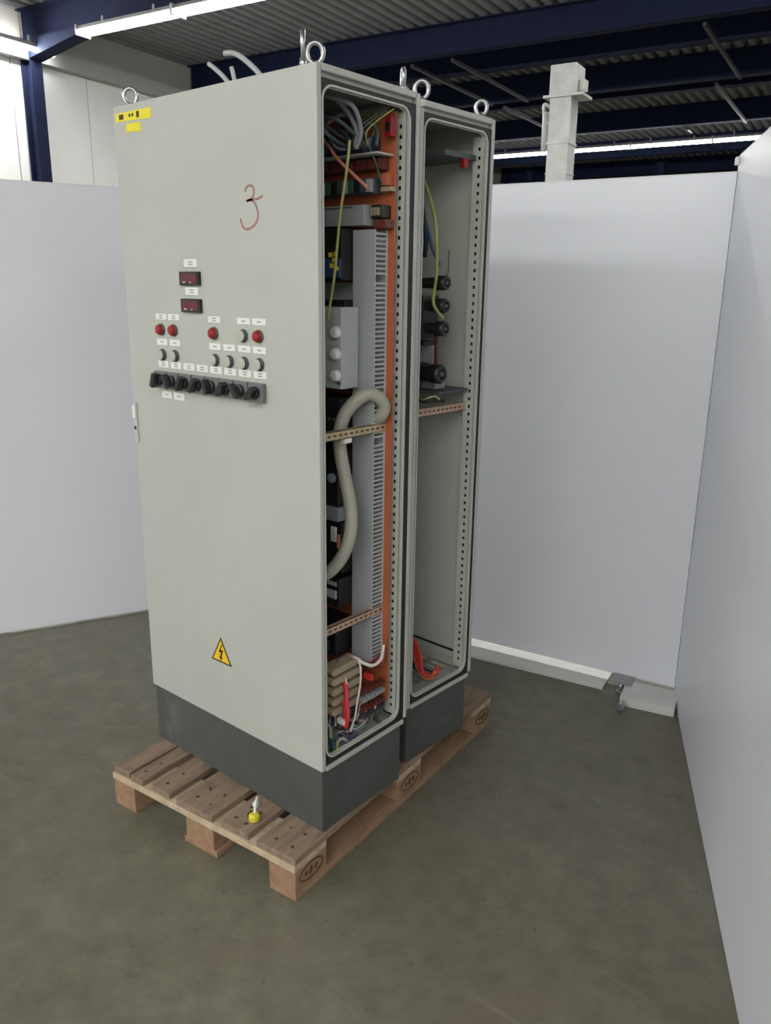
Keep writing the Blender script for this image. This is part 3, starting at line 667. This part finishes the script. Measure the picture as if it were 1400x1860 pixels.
P2('terminal_screw', WHITE, -.135, -.129, .571, .575, 1.570, 1.580, 0, None, dv)
P2('fuse_base', BLACK, -.30, -.125, .60, .66, 1.515, 1.528, .002)
P2('fuse_base', BLACK, -.30, -.145, .59, .66, 1.40, 1.455, .004, 'lower black fuse base block')
P2('cover_plate', MGREY, -.30, -.118, .64, .645, 1.458, 1.513, .001)
P2('connecting_bar', MAROON, -.101, -.090, .615, .622, 1.44, 1.55, .001)
P2('device_shelf', DGREY, -.30, -.055, .60, .755, 1.367, 1.376, .002, 'dark shelf under the fuse bases')
P2('shelf_block', MGREY, -.16, -.10, .63, .68, 1.377, 1.40, .003)
rr0 = Q(-.075, .455, 1.318); rail(c2, rr0[0], .028, .306, rr0[2], COPPER)
def cable2(nm, mm, pts, r, label=None): return MB().tube(spline([Q(*p) for p in pts], 6), r, 8).build(nm, mm, c2, 0, label)
cable2('earth_wire', YG, ((-.175, .58, 2.06), (-.143, .58, 2.013), (-.112, .58, 1.958), (-.085, .58, 1.881), (-.076, .58, 1.803), (-.074, .58, 1.725), (-.083, .58, 1.650), (-.064, .58, 1.618), (-.044, .58, 1.600)), .0052, 'thick yellow-green earth cable')
cable2('loose_cable', BLUEP, ((-.20, .60, 1.98), (-.16, .6, 1.93), (-.135, .61, 1.86), (-.12, .62, 1.80), (-.10, .63, 1.755)), .005)
cable2('loose_cable', NAVYP, ((-.19, .6, 1.99), (-.155, .6, 1.94), (-.14, .61, 1.84), (-.15, .62, 1.78)), .007)
cable2('thin_wire', GREENP, ((-.075, .64, 1.80), (-.074, .64, 1.74), (-.070, .62, 1.705)), .002)
cable2('loose_cable', BLACK, ((-.15, .58, 1.36), (-.11, .57, 1.345), (-.08, .59, 1.35), (-.06, .62, 1.345)), .005)
cable2('loose_cable', BRASS, ((-.14, .58, 1.345), (-.10, .57, 1.352), (-.075, .59, 1.362), (-.065, .61, 1.345)), .003)
P2('roof_bracket', DGREY, -.3, -.06, .60, .75, 2.06, 2.075, .001); P2('roof_terminal', REDPL, -.075, -.055, .68, .70, 2.035, 2.06, .003, 'small red terminal under the roof')
P2('roof_terminal', LGREY, -.125, -.105, .52, .54, 2.09, 2.12, .003)
for i in range(9):
    a = random.uniform(-.02, .02)
    pts = ((-.145+a, .60, .52-i*.004), (-.120+a, .60, .455), (-.100+a*.6, .595, .405), (-.075+i*.004, .60+a, .392+i*.003), (-.045-(i % 3)*.006, .62+a, .40+i*.004))
    cable2('loose_cable', REDCAB if i % 3 else mat('orange_cable', (.60, .12, .05), .5), pts, .0042)
for i in range(6):
    y = .55+.03*i; cable2('loose_cable', (TEAL, GREENP, DGREY, BLACK, GRCAB, BEIGE)[i], ((-.22, y, .375), (-.16, y+.02, .39), (-.12, y-.01, .40), (-.09, y+.02, .38)), .005)

# ------------------------------------------------------------------ galvanised post and far things beyond the partition
W = HALL @ Vector((-2.175, 6.08, 0))
pt = thing('steel_post', 'pale galvanised square post with a box head rising behind the partition', 'post', W, HY)
MB().box(-.08, .08, -.08, .08, 0, 3.02).build('shaft', GALV, pt, .006)
MB().box(-.085, .105, -.09, .11, 3.02, 3.215).build('head_box', GALV, pt, .006)
MB().box(-.125, .165, -.10, .12, 3.005, 3.022).build('head_plate', GALV, pt)
m = MB(); m.box(.105, .15, -.02, .06, 3.05, 3.12); m.build('head_bracket', GALV, pt, .004)
m = MB(); m.cyl((-.11, -.06, 2.66), (-.11, -.06, 2.92), .022, 10); m.build('strap', mat('strap_white', (.7, .7, .68), .6), pt)
m = MB(); m.tube(spline([(-.082, -.06, 2.95), (-.125, -.06, 2.97), (-.12, -.06, 2.90), (-.10, -.06, 2.86), (-.082, -.06, 2.84)], 6), .014, 8); m.build('cleat', GALV, pt)
m = MB(); m.box(-.086, .086, -.086, .086, 2.70, 2.715); m.box(-.083, .083, -.083, .083, 2.50, 2.506); m.build('weld_seam', GALV, pt)
for k, (u, v, wd) in enumerate(((-5.0, 20.5, .22), (-1.5, 20.5, .22), (-8.2, 20.5, .22))):
    mb = MB(); isec(mb, (u, v), 'z', 0, ZB, .2, .18)
    o = hallobj(mb.build('steel_column', NAVY)); tag(o, 'dark far column below the distant light row', 'column', 'far hall columns', 'structure')
cr = MB(); isec(cr, (20.3, 3.95), 'u', UL+.05, UR-.05, .22, .15)
for k in range(56): cr.box(UL+.3+k*.31, UL+.42+k*.31, 20.215, 20.225, 4.0, 4.13)
o = hallobj(cr.build('trim_2', mat('rail_grey', (.16, .16, .18), .5))); tag(o, 'dark perforated crane rail at the far end of the hall', kind='structure')
